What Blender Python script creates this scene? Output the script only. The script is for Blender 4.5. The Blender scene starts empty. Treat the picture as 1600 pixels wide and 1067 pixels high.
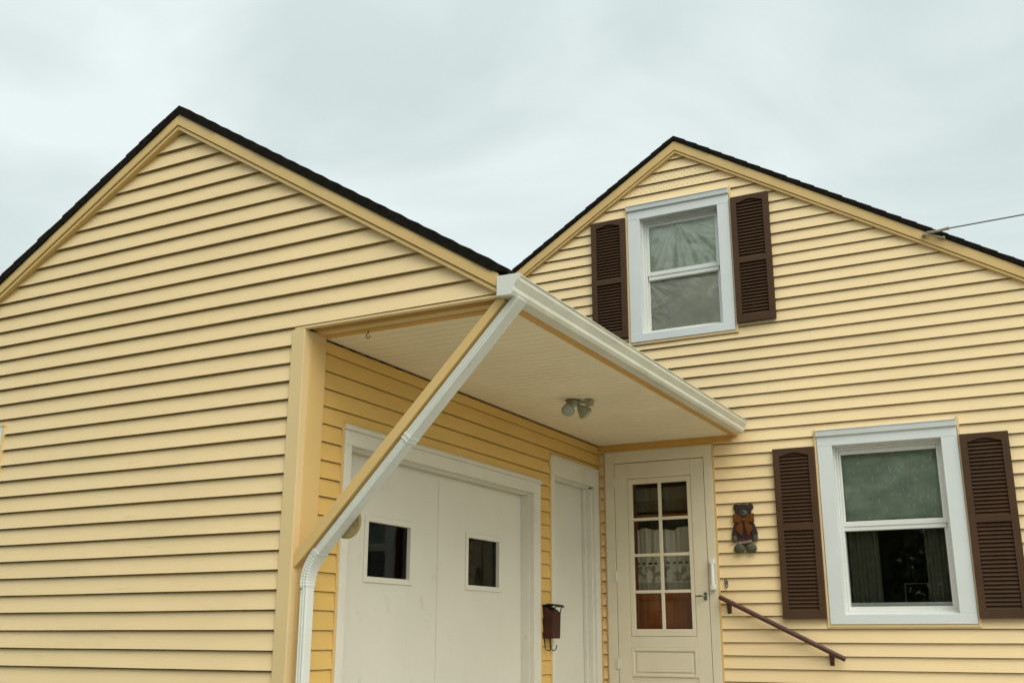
import bpy, bmesh, math, random
from mathutils import Vector, Matrix, noise as mnoise
R = math.radians
random.seed(7)
SC = bpy.context.scene
COL = SC.collection

# ------------------------------------------------------------------ camera
cam_d = bpy.data.cameras.new("camera")
cam_d.sensor_fit = 'HORIZONTAL'; cam_d.sensor_width = 36.0
cam_d.lens = 1634.26 / 1600 * 36.0
cam_d.clip_start = 0.05; cam_d.clip_end = 2000
cam = bpy.data.objects.new("camera", cam_d); COL.objects.link(cam)
PIT, YAW, ROLL = 0.274168, 0.484756, 0.002133
F = Vector((-math.sin(YAW)*math.cos(PIT), math.cos(YAW)*math.cos(PIT), math.sin(PIT)))
Rr = Vector((math.cos(YAW), math.sin(YAW), 0)); U = Rr.cross(F)
R2 = math.cos(ROLL)*Rr + math.sin(ROLL)*U; U2 = -math.sin(ROLL)*Rr + math.cos(ROLL)*U
cam.matrix_world = Matrix(((R2.x, U2.x, -F.x, 0), (R2.y, U2.y, -F.y, 0), (R2.z, U2.z, -F.z, 0), (0, 0, 0, 1)))
SC.camera = cam

# ------------------------------------------------------------------ world (overcast sky) and sun
SUN_EL, SUN_AZ = R(46), R(128)     # azimuth measured clockwise from +Y (behind the camera, to the right)
wd = bpy.data.worlds.new("World"); SC.world = wd; wd.use_nodes = True
nt = wd.node_tree; nt.nodes.clear(); N = nt.nodes.new; L = nt.links.new
wout = N('ShaderNodeOutputWorld'); bg = N('ShaderNodeBackground'); L(bg.outputs[0], wout.inputs[0])
sky = N('ShaderNodeTexSky'); sky.sky_type = 'NISHITA'; sky.sun_disc = False
sky.sun_elevation = SUN_EL; sky.sun_rotation = SUN_AZ
tc = N('ShaderNodeTexCoord')
mp = N('ShaderNodeMapping'); mp.inputs['Scale'].default_value = (1, 1, 2.2); L(tc.outputs['Generated'], mp.inputs[0])
n1 = N('ShaderNodeTexNoise'); n1.inputs['Scale'].default_value = 2.9; n1.inputs['Detail'].default_value = 6; n1.inputs['Roughness'].default_value = .5
n1.inputs['Distortion'].default_value = .5; L(mp.outputs[0], n1.inputs[0])
cr = N('ShaderNodeValToRGB'); L(n1.outputs[0], cr.inputs[0])
cr.color_ramp.elements[0].position = .34; cr.color_ramp.elements[0].color = (6.75, 7.7, 7.65, 1)
cr.color_ramp.elements[1].position = .64; cr.color_ramp.elements[1].color = (8.7, 9.65, 9.5, 1)
sx = N('ShaderNodeSeparateXYZ'); L(tc.outputs['Generated'], sx.inputs[0])
# overcast skies brighten from horizon to zenith and towards the hidden sun
mz = N('ShaderNodeMapRange'); mz.inputs['From Min'].default_value = .45; mz.inputs['From Max'].default_value = 1; mz.inputs['To Min'].default_value = 1; mz.inputs['To Max'].default_value = 1.5; mz.interpolation_type = 'SMOOTHSTEP'
L(sx.outputs[2], mz.inputs[0])
mul = N('ShaderNodeMix'); mul.data_type = 'RGBA'; mul.blend_type = 'MULTIPLY'; mul.inputs[0].default_value = 1
# the thinnest cloud lies round the hidden sun
vd = N('ShaderNodeVectorMath'); vd.operation = 'DOT_PRODUCT'; L(tc.outputs['Generated'], vd.inputs[0])
vd.inputs[1].default_value = (math.sin(SUN_AZ)*math.cos(SUN_EL), math.cos(SUN_AZ)*math.cos(SUN_EL), math.sin(SUN_EL))
ml = N('ShaderNodeMapRange'); ml.inputs['From Min'].default_value = .45; ml.inputs['From Max'].default_value = 1; ml.inputs['To Min'].default_value = 0; ml.inputs['To Max'].default_value = 1.05; ml.interpolation_type = 'SMOOTHSTEP'
L(vd.outputs['Value'], ml.inputs[0])
ad = N('ShaderNodeMath'); ad.operation = 'ADD'; L(mz.outputs[0], ad.inputs[0]); L(ml.outputs[0], ad.inputs[1])
L(cr.outputs[0], mul.inputs[6]); L(ad.outputs[0], mul.inputs[7])
mx = N('ShaderNodeMix'); mx.data_type = 'RGBA'; mx.inputs[0].default_value = .94
L(sky.outputs[0], mx.inputs[6]); L(mul.outputs[2], mx.inputs[7])
L(mx.outputs[2], bg.inputs[0]); bg.inputs[1].default_value = 0.1
sd = bpy.data.lights.new("sun", 'SUN'); sd.energy = 1.45; sd.angle = R(40); sd.color = (1, .95, .87)
sun = bpy.data.objects.new("sun", sd); COL.objects.link(sun)
sv = Vector((math.sin(SUN_AZ)*math.cos(SUN_EL), math.cos(SUN_AZ)*math.cos(SUN_EL), math.sin(SUN_EL)))
sun.rotation_euler = sv.to_track_quat('Z', 'Y').to_euler(); sun.location = sv*50
vs = SC.view_settings; vs.view_transform = 'Standard'; vs.look = 'None'; vs.gamma = 1; vs.use_curve_mapping = False
vs.exposure = 0.0

# ------------------------------------------------------------------ materials
def mat(name, col, rough=.5, spec=.5, var=.06, vscale=6, stretch=(1, 1, 1), bump=0.0, bscale=60, bstretch=(1, 1, 1), metal=0,
        dirt=None, dirtcol=(.1, .08, .05)):
    m = bpy.data.materials.new(name); m.use_nodes = True
    t = m.node_tree; n = t.nodes.new; l = t.links.new
    b = t.nodes['Principled BSDF']; b.inputs['Roughness'].default_value = rough; b.inputs['Metallic'].default_value = metal
    b.inputs['Specular IOR Level'].default_value = spec
    co = n('ShaderNodeTexCoord'); mp = n('ShaderNodeMapping'); mp.inputs['Scale'].default_value = stretch; l(co.outputs['Object'], mp.inputs[0])
    nz = n('ShaderNodeTexNoise'); nz.inputs['Scale'].default_value = vscale; nz.inputs['Detail'].default_value = 5; l(mp.outputs[0], nz.inputs[0])
    cr = n('ShaderNodeValToRGB'); l(nz.outputs[0], cr.inputs[0])
    c = Vector(col); d = c*(1-var); e = c*(1+var)
    cr.color_ramp.elements[0].position = .3; cr.color_ramp.elements[0].color = (*d, 1)
    cr.color_ramp.elements[1].position = .7; cr.color_ramp.elements[1].color = (*e, 1)
    out = cr.outputs[0]
    if dirt:   # (scale, stretch, threshold, width, strength): irregular grime patches
        sc, st, th, wdt, stg = dirt
        m2 = n('ShaderNodeMapping'); m2.inputs['Scale'].default_value = st; l(co.outputs['Object'], m2.inputs[0])
        n2 = n('ShaderNodeTexNoise'); n2.inputs['Scale'].default_value = sc; n2.inputs['Detail'].default_value = 8; n2.inputs['Roughness'].default_value = .65; l(m2.outputs[0], n2.inputs[0])
        mr = n('ShaderNodeMapRange'); mr.inputs['From Min'].default_value = th; mr.inputs['From Max'].default_value = th+wdt; mr.inputs['To Max'].default_value = stg; l(n2.outputs[0], mr.inputs[0])
        mxx = n('ShaderNodeMix'); mxx.data_type = 'RGBA'; l(mr.outputs[0], mxx.inputs[0]); l(out, mxx.inputs[6]); mxx.inputs[7].default_value = (*dirtcol, 1)
        out = mxx.outputs[2]
    l(out, b.inputs['Base Color'])
    if bump:
        m3 = n('ShaderNodeMapping'); m3.inputs['Scale'].default_value = bstretch; l(co.outputs['Object'], m3.inputs[0])
        n3 = n('ShaderNodeTexNoise'); n3.inputs['Scale'].default_value = bscale; n3.inputs['Detail'].default_value = 4; l(m3.outputs[0], n3.inputs[0])
        bp = n('ShaderNodeBump'); bp.inputs['Strength'].default_value = bump; bp.inputs['Distance'].default_value = .01; l(n3.outputs[0], bp.inputs['Height']); l(bp.outputs[0], b.inputs['Normal'])
    return m

M = {}
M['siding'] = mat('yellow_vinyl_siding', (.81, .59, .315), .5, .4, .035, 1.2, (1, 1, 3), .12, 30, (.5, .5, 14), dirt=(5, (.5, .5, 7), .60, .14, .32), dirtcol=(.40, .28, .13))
M['siding_house'] = mat('pale_yellow_vinyl_siding', (.86, .635, .345), .5, .4, .035, 1.2, (1, 1, 3), .12, 30, (.5, .5, 14), dirt=(5, (.6, .6, 7), .70, .10, .35), dirtcol=(.36, .25, .12))
def perforate(m, z0, z1, cx, slope, ztop):
    t = m.node_tree; n = t.nodes.new; l = t.links.new; b = t.nodes['Principled BSDF']; src = b.inputs['Base Color'].links[0].from_socket
    co = n('ShaderNodeTexCoord'); sp = n('ShaderNodeSeparateXYZ'); l(co.outputs['Object'], sp.inputs[0])
    def mth(op, a, bb=None):
        k = n('ShaderNodeMath'); k.operation = op
        for i, v in enumerate((a, bb)):
            if v is None: continue
            if isinstance(v, (int, float)): k.inputs[i].default_value = v
            else: l(v, k.inputs[i])
        return k.outputs[0]
    x, z = sp.outputs[0], sp.outputs[2]
    row = mth('DIVIDE', z, .030); par = mth('MULTIPLY', mth('FLOOR', row), .5)
    fx = mth('ABSOLUTE', mth('SUBTRACT', mth('FRACT', mth('ADD', mth('DIVIDE', x, .058), par)), .5))
    fz = mth('ABSOLUTE', mth('SUBTRACT', mth('FRACT', row), .5))
    h = mth('MULTIPLY', mth('LESS_THAN', fx, .11), mth('LESS_THAN', fz, .17))
    h = mth('MULTIPLY', h, mth('MULTIPLY', mth('GREATER_THAN', z, z0), mth('LESS_THAN', z, z1)))
    h = mth('MULTIPLY', h, mth('LESS_THAN', mth('ABSOLUTE', mth('SUBTRACT', x, cx)), mth('DIVIDE', mth('SUBTRACT', ztop, z), slope)))
    mm = n('ShaderNodeMix'); mm.data_type = 'RGBA'; l(h, mm.inputs[0]); l(src, mm.inputs[6]); mm.inputs[7].default_value = (.50, .36, .18, 1); l(mm.outputs[2], b.inputs['Base Color'])
perforate(M['siding_house'], 4.509+1.15, 4.722+1.15, 0, .618, 4.86+1.15)
M['siding_porch'] = mat('shaded_vinyl_siding', (.71, .44, .125), .5, .4, .05, 2, (1, 1, 3), .12, 30, (.5, .5, 14), dirt=(6, (1, .7, 5), .66, .1, .5), dirtcol=(.22, .13, .04))  # same yellow siding, with the porch shade put into its deeper amber colour
M['trim'] = mat('tan_aluminium_trim', (.66, .435, .165), .42, .5, .04, 2, bump=.05, bscale=8)
M['trim_light'] = mat('pale_tan_post_wrap', (.72, .52, .255), .45, .5, .04, 2, bump=.05, bscale=8)
M['amber'] = mat('amber_trim_board', (.60, .32, .07), .5, .4, .08, 3, dirt=(9, (1, 1, 1), .62, .12, .5), dirtcol=(.2, .11, .03))
M['shingle'] = mat('dark_asphalt_shingle', (.014, .011, .008), .95, .05, .4, 30, bump=.6, bscale=220)
M['white_trim'] = mat('white_aluminium_casing', (.68, .685, .655), .38, .5, .03, 3, bump=.05, bscale=10, dirt=(9, (1, 1, .5), .68, .1, .25), dirtcol=(.35, .36, .34))
M['vinyl'] = mat('white_vinyl_sash', (.72, .71, .65), .35, .5, .03, 4)
M['gutter'] = mat('white_painted_gutter', (.70, .66, .53), .35, .5, .06, 3, bump=.06, bscale=9, dirt=(7, (1, .4, 2), .56, .2, .45), dirtcol=(.30, .27, .17))
M['downspout'] = mat('white_painted_downspout', (.66, .645, .565), .3, .5, .04, 4, bump=.05, bscale=14, dirt=(10, (1, 1, .6), .64, .12, .35), dirtcol=(.36, .33, .24))
M['ceiling'] = mat('cream_beadboard', (.85, .73, .51), .55, .3, .05, 1.5, dirt=(4, (1, 1, 1), .62, .2, .3), dirtcol=(.45, .36, .20))
M['door_white'] = mat('off_white_painted_door', (.70, .645, .53), .5, .4, .025, 2, (1, 1, 1), .10, 90, (1, 1, .35), dirt=(6, (1, 1, .8), .62, .10, .35), dirtcol=(.50, .43, .31))
M['door_cream'] = mat('cream_painted_storm_door', (.70, .61, .44), .45, .4, .04, 3, bump=.05, bscale=30, dirt=(4, (1, 1, .6), .66, .14, .35), dirtcol=(.38, .31, .18))
M['casing_cream'] = mat('cream_painted_casing', (.70, .645, .53), .45, .4, .04, 4, dirt=(8, (1, 1, .5), .66, .12, .35), dirtcol=(.36, .32, .22))
M['shutter'] = mat('brown_vinyl_shutter', (.070, .035, .017), .6, .2, .10, 6, bump=.1, bscale=60, bstretch=(6, 1, 1))
M['maroon'] = mat('maroon_painted_steel', (.075, .021, .009), .4, .5, .2, 12, bump=.1, bscale=60)
M['mailbox'] = mat('dark_red_painted_steel', (.055, .014, .008), .55, .3, .25, 12, bump=.15, bscale=60)
M['black_iron'] = mat('black_wrought_iron', (.02, .016, .014), .55, .4, .2, 20)
M['dark_room'] = mat('dark_interior_plaster', (.12, .095, .062), .9, .1, .1, 3)
M['curtain_dark'] = mat('olive_curtain_fabric', (.135, .125, .085), .9, .1, .1, 20, bump=.1, bscale=120)
M['shade'] = mat('green_roller_shade', (.46, .52, .40), .85, .2, .22, 5, (1, 1, 2.2), dirt=(24, (1.6, 1, .6), .57, .08, .8), dirtcol=(.72, .80, .70))
M['film'] = None
M['wood'] = mat('brown_wood_door', (.26, .075, .016), .5, .2, .3, 5, (8, 1, .6), .1, 40, (6, 1, .4))
M['fixture'] = mat('greyed_plastic_fixture', (.33, .31, .22), .4, .4, .06, 20)
M['fixture_dark'] = mat('dark_gasket', (.05, .045, .03), .7, .3, .1, 20)  # dark brown ring between ceiling and fixture base
M['lamp_glass'] = mat('frosted_lamp_glass', (.34, .35, .28), .25, .6, .06, 20)
M['steel'] = mat('dull_grey_steel', (.18, .17, .15), .4, .5, .1, 30, metal=.7)
M['cable'] = mat('grey_rubber_cable', (.07, .075, .075), .6, .4, .1, 30)
M['insul'] = mat('weathered_cable_grip', (.30, .26, .17), .5, .5, .15, 40)
M['plywood'] = mat('weathered_wood_disc', (.34, .25, .11), .75, .3, .28, 10, (1, 1, 6), dirt=(22, (1, 1, 1), .58, .08, .5), dirtcol=(.16, .11, .04))
M['bear_fur'] = mat('dark_brown_painted_wood', (.028, .016, .010), .6, .4, .3, 30)
M['bear_vest'] = mat('maroon_painted_wood', (.042, .012, .011), .6, .4, .3, 30)
M['bear_paw'] = mat('grey_green_painted_wood', (.070, .072, .042), .7, .3, .35, 45)
M['bear_bow'] = mat('rust_orange_ribbon', (.13, .042, .009), .85, .2, .2, 40)
M['letter'] = mat('cream_letter_paint', (.55, .42, .28), .6, .3, .05, 20)
M['eye'] = mat('black_bead', (.01, .01, .01), .25, .5, .1, 20)
M['concrete'] = mat('concrete_driveway', (.37, .345, .30), .9, .2, .12, 1.5, bump=.2, bscale=60)
M['grass'] = mat('lawn_grass', (.05, .075, .025), .95, .1, .35, 3)
M['bark'] = mat('tree_bark', (.09, .065, .045), .95, .1, .3, 6, bump=.5, bscale=25)
M['leaf'] = mat('tree_leaf', (.06, .10, .03), .6, .3, .45, 1.2)
M['lace'] = None

def glass(name, ref=1.5, tint=(.98, .99, .98), k=1.35):
    m = bpy.data.materials.new(name); m.use_nodes = True; t = m.node_tree; n = t.nodes.new; l = t.links.new
    t.nodes.clear(); o = n('ShaderNodeOutputMaterial'); mixs = n('ShaderNodeMixShader')
    tr = n('ShaderNodeBsdfTransparent'); tr.inputs[0].default_value = (*tint, 1)
    gl = n('ShaderNodeBsdfGlossy'); gl.inputs['Roughness'].default_value = .02
    co = n('ShaderNodeTexCoord'); nz = n('ShaderNodeTexNoise'); nz.inputs['Scale'].default_value = 3; l(co.outputs['Object'], nz.inputs[0])
    bp = n('ShaderNodeBump'); bp.inputs['Strength'].default_value = .03; bp.inputs['Distance'].default_value = .02; l(nz.outputs[0], bp.inputs['Height']); l(bp.outputs[0], gl.inputs['Normal'])
    fr = n('ShaderNodeFresnel'); fr.inputs[0].default_value = ref
    ml = n('ShaderNodeMath'); ml.operation = 'MULTIPLY'; ml.inputs[1].default_value = k; l(fr.outputs[0], ml.inputs[0])
    l(ml.outputs[0], mixs.inputs[0]); l(tr.outputs[0], mixs.inputs[1]); l(gl.outputs[0], mixs.inputs[2]); l(mixs.outputs[0], o.inputs[0])
    return m
M['glass'] = glass('window_glass')
M['glass_door'] = glass('storm_door_glass', k=.45)
M['glass_dark'] = glass('smoked_window_glass', tint=(.32, .32, .29), k=.34)

def film(name, col, tr):
    """thin milky plastic sheet: part see-through, part diffuse, part glossy"""
    m = bpy.data.materials.new(name); m.use_nodes = True; t = m.node_tree; n = t.nodes.new; l = t.links.new
    t.nodes.clear(); o = n('ShaderNodeOutputMaterial')
    df = n('ShaderNodeBsdfDiffuse'); df.inputs[0].default_value = (*col, 1)
    gl = n('ShaderNodeBsdfGlossy'); gl.inputs['Roughness'].default_value = .28
    tp = n('ShaderNodeBsdfTransparent')
    lw = n('ShaderNodeLayerWeight'); lw.inputs[0].default_value = .42
    a = n('ShaderNodeMixShader'); a.inputs[0].default_value = .10; l(df.outputs[0], a.inputs[1]); l(gl.outputs[0], a.inputs[2])
    co = n('ShaderNodeTexCoord'); nz = n('ShaderNodeTexNoise'); nz.inputs['Scale'].default_value = 5; l(co.outputs['Object'], nz.inputs[0])
    mr = n('ShaderNodeMapRange'); mr.inputs['From Min'].default_value = .3; mr.inputs['From Max'].default_value = .7; mr.inputs['To Min'].default_value = tr-.08; mr.inputs['To Max'].default_value = tr+.08; l(nz.outputs[0], mr.inputs[0])
    b = n('ShaderNodeMixShader'); l(mr.outputs[0], b.inputs[0]); l(a.outputs[0], b.inputs[1]); l(tp.outputs[0], b.inputs[2]); l(b.outputs[0], o.inputs[0])
    return m
M['film_top'] = film('clear_plastic_film', (.93, .97, .78), .03)
M['film_low'] = film('grey_plastic_film', (.92, .85, .68), .05)
M['curtain_green'] = mat('pale_green_curtain', (.30, .40, .25), .9, .1, .2, 3, (4, 1, .6))

def lace(name, z_hem, z_dots, c0=(.46, .42, .32)):
    """cotton lace: woven cloth with a floral darker figure and an open diamond lattice at the hem"""
    m = bpy.data.materials.new(name); m.use_nodes = True; t = m.node_tree; n = t.nodes.new; l = t.links.new
    b = t.nodes['Principled BSDF']; b.inputs['Roughness'].default_value = .95
    b.inputs['Specular IOR Level'].default_value = .1
    co = n('ShaderNodeTexCoord'); sp = n('ShaderNodeSeparateXYZ'); l(co.outputs['Object'], sp.inputs[0])
    def mth(op, a, bb=None):
        k = n('ShaderNodeMath'); k.operation = op
        for i, v in enumerate((a, bb)):
            if v is None: continue
            if isinstance(v, (int, float)): k.inputs[i].default_value = v
            else: l(v, k.inputs[i])
        return k.outputs[0]
    x, z = sp.outputs[0], sp.outputs[2]
    # floral blotches
    nzz = n('ShaderNodeTexNoise'); nzz.inputs['Scale'].default_value = 17; nzz.inputs['Detail'].default_value = 3; l(co.outputs['Object'], nzz.inputs[0])
    vo = n('ShaderNodeTexVoronoi'); vo.inputs['Scale'].default_value = 21; l(co.outputs['Object'], vo.inputs[0])
    mrr = n('ShaderNodeMapRange'); mrr.inputs['From Min'].default_value = .47; mrr.inputs['From Max'].default_value = .58; mrr.inputs['To Max'].default_value = .75; l(nzz.outputs[0], mrr.inputs[0]); fl = mrr.outputs[0]
    band = mth('MULTIPLY', mth('GREATER_THAN', z, z_hem+.09), mth('LESS_THAN', z, z_dots-.03))
    fl = mth('MULTIPLY', fl, band)
    cm = n('ShaderNodeMix'); cm.data_type = 'RGBA'; l(fl, cm.inputs[0]); cm.inputs[6].default_value = (*c0, 1); cm.inputs[7].default_value = (.14, .125, .095, 1)
    l(cm.outputs[2], b.inputs['Base Color'])
    # lattice holes at the hem
    s = 34.0
    u = mth('ABSOLUTE', mth('SUBTRACT', mth('FRACT', mth('MULTIPLY', mth('ADD', x, z), s)), .5))
    v = mth('ABSOLUTE', mth('SUBTRACT', mth('FRACT', mth('MULTIPLY', mth('SUBTRACT', x, z), s)), .5))
    hole = mth('MULTIPLY', mth('LESS_THAN', u, .31), mth('LESS_THAN', v, .31))
    hem = mth('MULTIPLY', hole, mth('LESS_THAN', z, z_hem+.075))
    dots = mth('MULTIPLY', mth('LESS_THAN', mth('ABSOLUTE', mth('SUBTRACT', z, z_dots)), .010), mth('LESS_THAN', mth('FRACT', mth('MULTIPLY', x, 16)), .45))
    al = mth('SUBTRACT', 1.0, mth('MAXIMUM', hem, dots)); l(al, b.inputs['Alpha'])
    return m

# ------------------------------------------------------------------ mesh builder
class MB:
    def __init__(s): s.v = []; s.f = []
    def quad(s, *p):
        i = len(s.v); s.v += [tuple(q) for q in p]; s.f.append(tuple(range(i, i+len(p)))); return s
    def box(s, x0, x1, y0, y1, z0, z1):
        i = len(s.v)
        s.v += [(x0, y0, z0), (x1, y0, z0), (x1, y1, z0), (x0, y1, z0), (x0, y0, z1), (x1, y0, z1), (x1, y1, z1), (x0, y1, z1)]
        s.f += [tuple(i+k for k in q) for q in ((0, 3, 2, 1), (4, 5, 6, 7), (0, 1, 5, 4), (1, 2, 6, 5), (2, 3, 7, 6), (3, 0, 4, 7))]
        return s
    def prism(s, poly, a, b, axis='Y'):
        """poly: 2-d points; axis Y -> (x,z), axis X -> (y,z), axis Z -> (x,y)"""
        i = len(s.v); n = len(poly)
        for t in (a, b):
            for p in poly:
                s.v.append((p[0], t, p[1]) if axis == 'Y' else (t, p[0], p[1]) if axis == 'X' else (p[0], p[1], t))
        s.f.append(tuple(range(i+n-1, i-1, -1))); s.f.append(tuple(range(i+n, i+2*n)))
        for k in range(n):
            q = (k+1) % n; s.f.append((i+k, i+q, i+n+q, i+n+k))
        return s
    def ring(s, xo0, xo1, zo0, zo1, xi0, xi1, zi0, zi1, y0, y1):
        s.box(xo0, xi0, y0, y1, zo0, zo1); s.box(xi1, xo1, y0, y1, zo0, zo1)
        if zi1 < zo1: s.box(xi0, xi1, y0, y1, zi1, zo1)
        if zi0 > zo0: s.box(xi0, xi1, y0, y1, zo0, zi0)
        return s
    def sweep(s, path, prof, up=None, cap=True):
        """prof: list of (a,b) offsets; frames by parallel transport from 'up'"""
        path = [Vector(p) for p in path]; n = len(prof); i0 = len(s.v)
        up = Vector(up) if up else None
        for k, p in enumerate(path):
            t = (path[min(k+1, len(path)-1)]-path[max(k-1, 0)]).normalized()
            if up is None: up = Vector((0, 0, 1)) if abs(t.z) < .9 else Vector((1, 0, 0))
            a = (up-t*up.dot(t)).normalized(); b = t.cross(a); up = a
            pr = prof[k] if isinstance(prof[0][0], (list, tuple)) else prof
            for u_, v_ in pr: s.v.append(tuple(p+a*u_+b*v_))
            n = len(pr)
        for k in range(len(path)-1):
            for j in range(n):
                q = (j+1) % n; s.f.append((i0+k*n+j, i0+k*n+q, i0+(k+1)*n+q, i0+(k+1)*n+j))
        if cap:
            s.f.append(tuple(i0+j for j in range(n-1, -1, -1))); e = i0+(len(path)-1)*n; s.f.append(tuple(e+j for j in range(n)))
        return s
    def tube(s, path, r, n=10):
        rs = r if isinstance(r, (list, tuple)) else [r]*len(path)
        return s.sweep(path, [[(q*math.cos(2*math.pi*j/n), q*math.sin(2*math.pi*j/n)) for j in range(n)] for q in rs])
    def ball(s, c, r, nu=14, nv=9):
        c = Vector(c); r = Vector(r) if not isinstance(r, (int, float)) else Vector((r, r, r)); i = len(s.v)
        for a in range(nv+1):
            th = math.pi*a/nv
            for b in range(nu):
                ph = 2*math.pi*b/nu
                s.v.append((c.x+r.x*math.sin(th)*math.cos(ph), c.y+r.y*math.sin(th)*math.sin(ph), c.z+r.z*math.cos(th)))
        for a in range(nv):
            for b in range(nu):
                q = (b+1) % nu; s.f.append((i+a*nu+b, i+(a+1)*nu+b, i+(a+1)*nu+q, i+a*nu+q))
        return s
    def build(s, name, material, parent=None, bevel=0, smooth=False, root=None):
        me = bpy.data.meshes.new(name)
        off = Vector((0, 0, 0)); p = parent
        while p is not None: off += p.location; p = p.parent
        me.from_pydata([tuple(Vector(v)-off) for v in s.v], [], s.f); me.update()
        bm = bmesh.new(); bm.from_mesh(me); bmesh.ops.remove_doubles(bm, verts=bm.verts, dist=1e-6) if smooth else None
        bmesh.ops.recalc_face_normals(bm, faces=bm.faces); bm.to_mesh(me); bm.free()
        o = bpy.data.objects.new(name, me); COL.objects.link(o); me.materials.append(material)
        if parent is not None: o.parent = parent
        if smooth: me.polygons.foreach_set('use_smooth', [True]*len(me.polygons))
        if bevel:
            b = o.modifiers.new('bevel', 'BEVEL'); b.width = bevel; b.segments = 2; b.limit_method = 'ANGLE'; b.angle_limit = R(40)
        return o

def thing(name, loc, label, cat, group=None):
    o = bpy.data.objects.new(name, None); COL.objects.link(o); o.location = loc; o.empty_display_size = .2
    o['label'] = label; o['category'] = cat
    if group: o['group'] = group
    return o
def tag(o, label, cat, group=None):
    o['label'] = label; o['category'] = cat
    if group: o['group'] = group
    return o
def struct(o, kind='structure'): o['kind'] = kind; return o

# ------------------------------------------------------------------ siding
def siding(plane, base, out, zs, Lf, Rf, holes=(), seed=1, lap=.023, wav=1.0, breaks=(), back=.07, slot=.0085, joints=True):
    """clapboard courses as real overlapping boards. plane 'Y': u=x, boards bulge towards out*Y; plane 'X': u=y."""
    mb = MB(); rnd = random.Random(seed)
    P = (lambda u, o, z: (u, base+out*o, z)) if plane == 'Y' else (lambda u, o, z: (base+out*o, u, z))
    for k in range(len(zs)-1):
        zb, zt = zs[k], zs[k+1]
        if k % 2 == 0:
            seams = []; u = -12+rnd.random()*3.6
            while joints and u < 14: seams.append(u); u += 3.66
        ph1, ph2 = rnd.random()*6.3, rnd.random()*6.3
        def dz(u): return wav*(.0011*math.sin(1.1*u+ph1)+.0007*math.sin(3.7*u+ph2))
        def do(u): return wav*(.0009*math.sin(1.7*u+ph2)+.0006*math.sin(5.1*u+ph1))
        zs_ = zt-slot
        br = sorted({zb, zs_, zt} | {z for h in holes for z in (h[2], h[3]) if zb < z < zt} | {z for z in breaks if zb < z < zt})
        for za, zc in zip(br, br[1:]):
            mid = (za+zc)/2
            l0, l1, r0, r1 = Lf(za+1e-5), Lf(zc-1e-5), Rf(za+1e-5), Rf(zc-1e-5)
            if Lf(mid) >= Rf(mid): continue
            ivs = [[('L', 0), ('R', 0)]]; pts = [('L', None)]
            hs = sorted((h[0], h[1]) for h in holes if h[2] <= mid <= h[3])
            edges = [(l0, l1)]; spans = []
            cur = (l0, l1)
            for a, b in hs:
                if b <= min(cur): continue
                if a >= max(r0, r1): break
                if a > max(cur): spans.append((cur, (a, a)))
                cur = (b, b)
            if max(cur) < max(r0, r1): spans.append((cur, (r0, r1)))
            for (a0, a1), (b0, b1) in spans:
                cuts = [s for s in seams if max(a0, a1)+.05 < s < min(b0, b1)-.05]
                segs = list(zip([(a0, a1)]+[(c, c) for c in cuts], [(c, c) for c in cuts]+[(b0, b1)]))
                for j, ((p0, p1), (q0, q1)) in enumerate(segs):
                    j = sum(1 for s_ in seams if s_ < (max(p0, p1)+min(q0, q1))/2)
                    ex = .0018*(j % 2)
                    lo, hi = max(p0, p1)+.02, min(q0, q1)-.02
                    gr = [.45*k_ for k_ in range(math.ceil(lo/.45), math.floor(hi/.45)+1)]
                    cols = [(p0, p1)]+[(u_, u_) for u_ in gr]+[(q0, q1)]
                    if j % 2 and za == zb and p0 == p1 and p0 in seams:      # visible end of the overlapping panel
                        fe = lambda z, e: lap*(1-(z-zb)/(zt-zb))+.0015+do(p0)+e
                        mb.quad(P(p0, fe(za, 0), za), P(p0, fe(za, ex), za), P(p1, fe(zc, ex), zc), P(p1, fe(zc, 0), zc))
                    for (ua, va), (ub, vb) in zip(cols, cols[1:]):
                        fo = lambda u, z: lap*(1-(z-zb)/(zt-zb))+.0015+do(u)+ex
                        if za >= zs_-1e-6:      # the recessed lock strip, hidden deep under the next butt
                            mb.quad(P(ua, -.016, za-.002), P(ub, -.016, za-.002), P(vb, -.016, zc+.028), P(va, -.016, zc+.028))
                            if za == zs_: mb.quad(P(ua, fo(ua, za), za), P(ub, fo(ub, za), za), P(ub, -.0159, za-.001), P(ua, -.0159, za-.001))
                            continue
                        zz = lambda u, z: z+(dz(u) if z == zb else 0)
                        mb.quad(P(ua, fo(ua, za), zz(ua, za)), P(ub, fo(ub, za), zz(ub, za)), P(vb, fo(vb, zc), zz(vb, zc)), P(va, fo(va, zc), zz(va, zc)))
                        if za == zb:
                            mb.quad(P(ua, fo(ua, za)-.003, zz(ua, za)+.001), P(ub, fo(ub, za)-.003, zz(ub, za)+.001), P(ub, fo(ub, za), zz(ub, za)), P(ua, fo(ua, za), zz(ua, za)))
        # flat backing behind the boards
            for (a0, a1), (b0, b1) in spans:
                mb.quad(P(a0, -back*.4, za), P(b0, -back*.4, za), P(b1, -back*.4, zc), P(a1, -back*.4, zc))
    return mb

GZ = -1.15                       # ground level (eye level is 0)
YA, YB, XS = 5.0, 9.75, -4.13    # garage gable plane, house gable plane, wall under the porch roof

# ================================================================== SETTING
g = MB().quad((-300, -300, GZ), (300, -300, GZ), (300, 300, GZ), (-300, 300, GZ)).build('ground', M['grass']); struct(g)
g = MB().quad((-3.9, -24, GZ+.004), (2.6, -24, GZ+.004), (2.6, 9.6, GZ+.004), (-3.9, 9.6, GZ+.004)).build('driveway', M['concrete']); struct(g)

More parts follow.
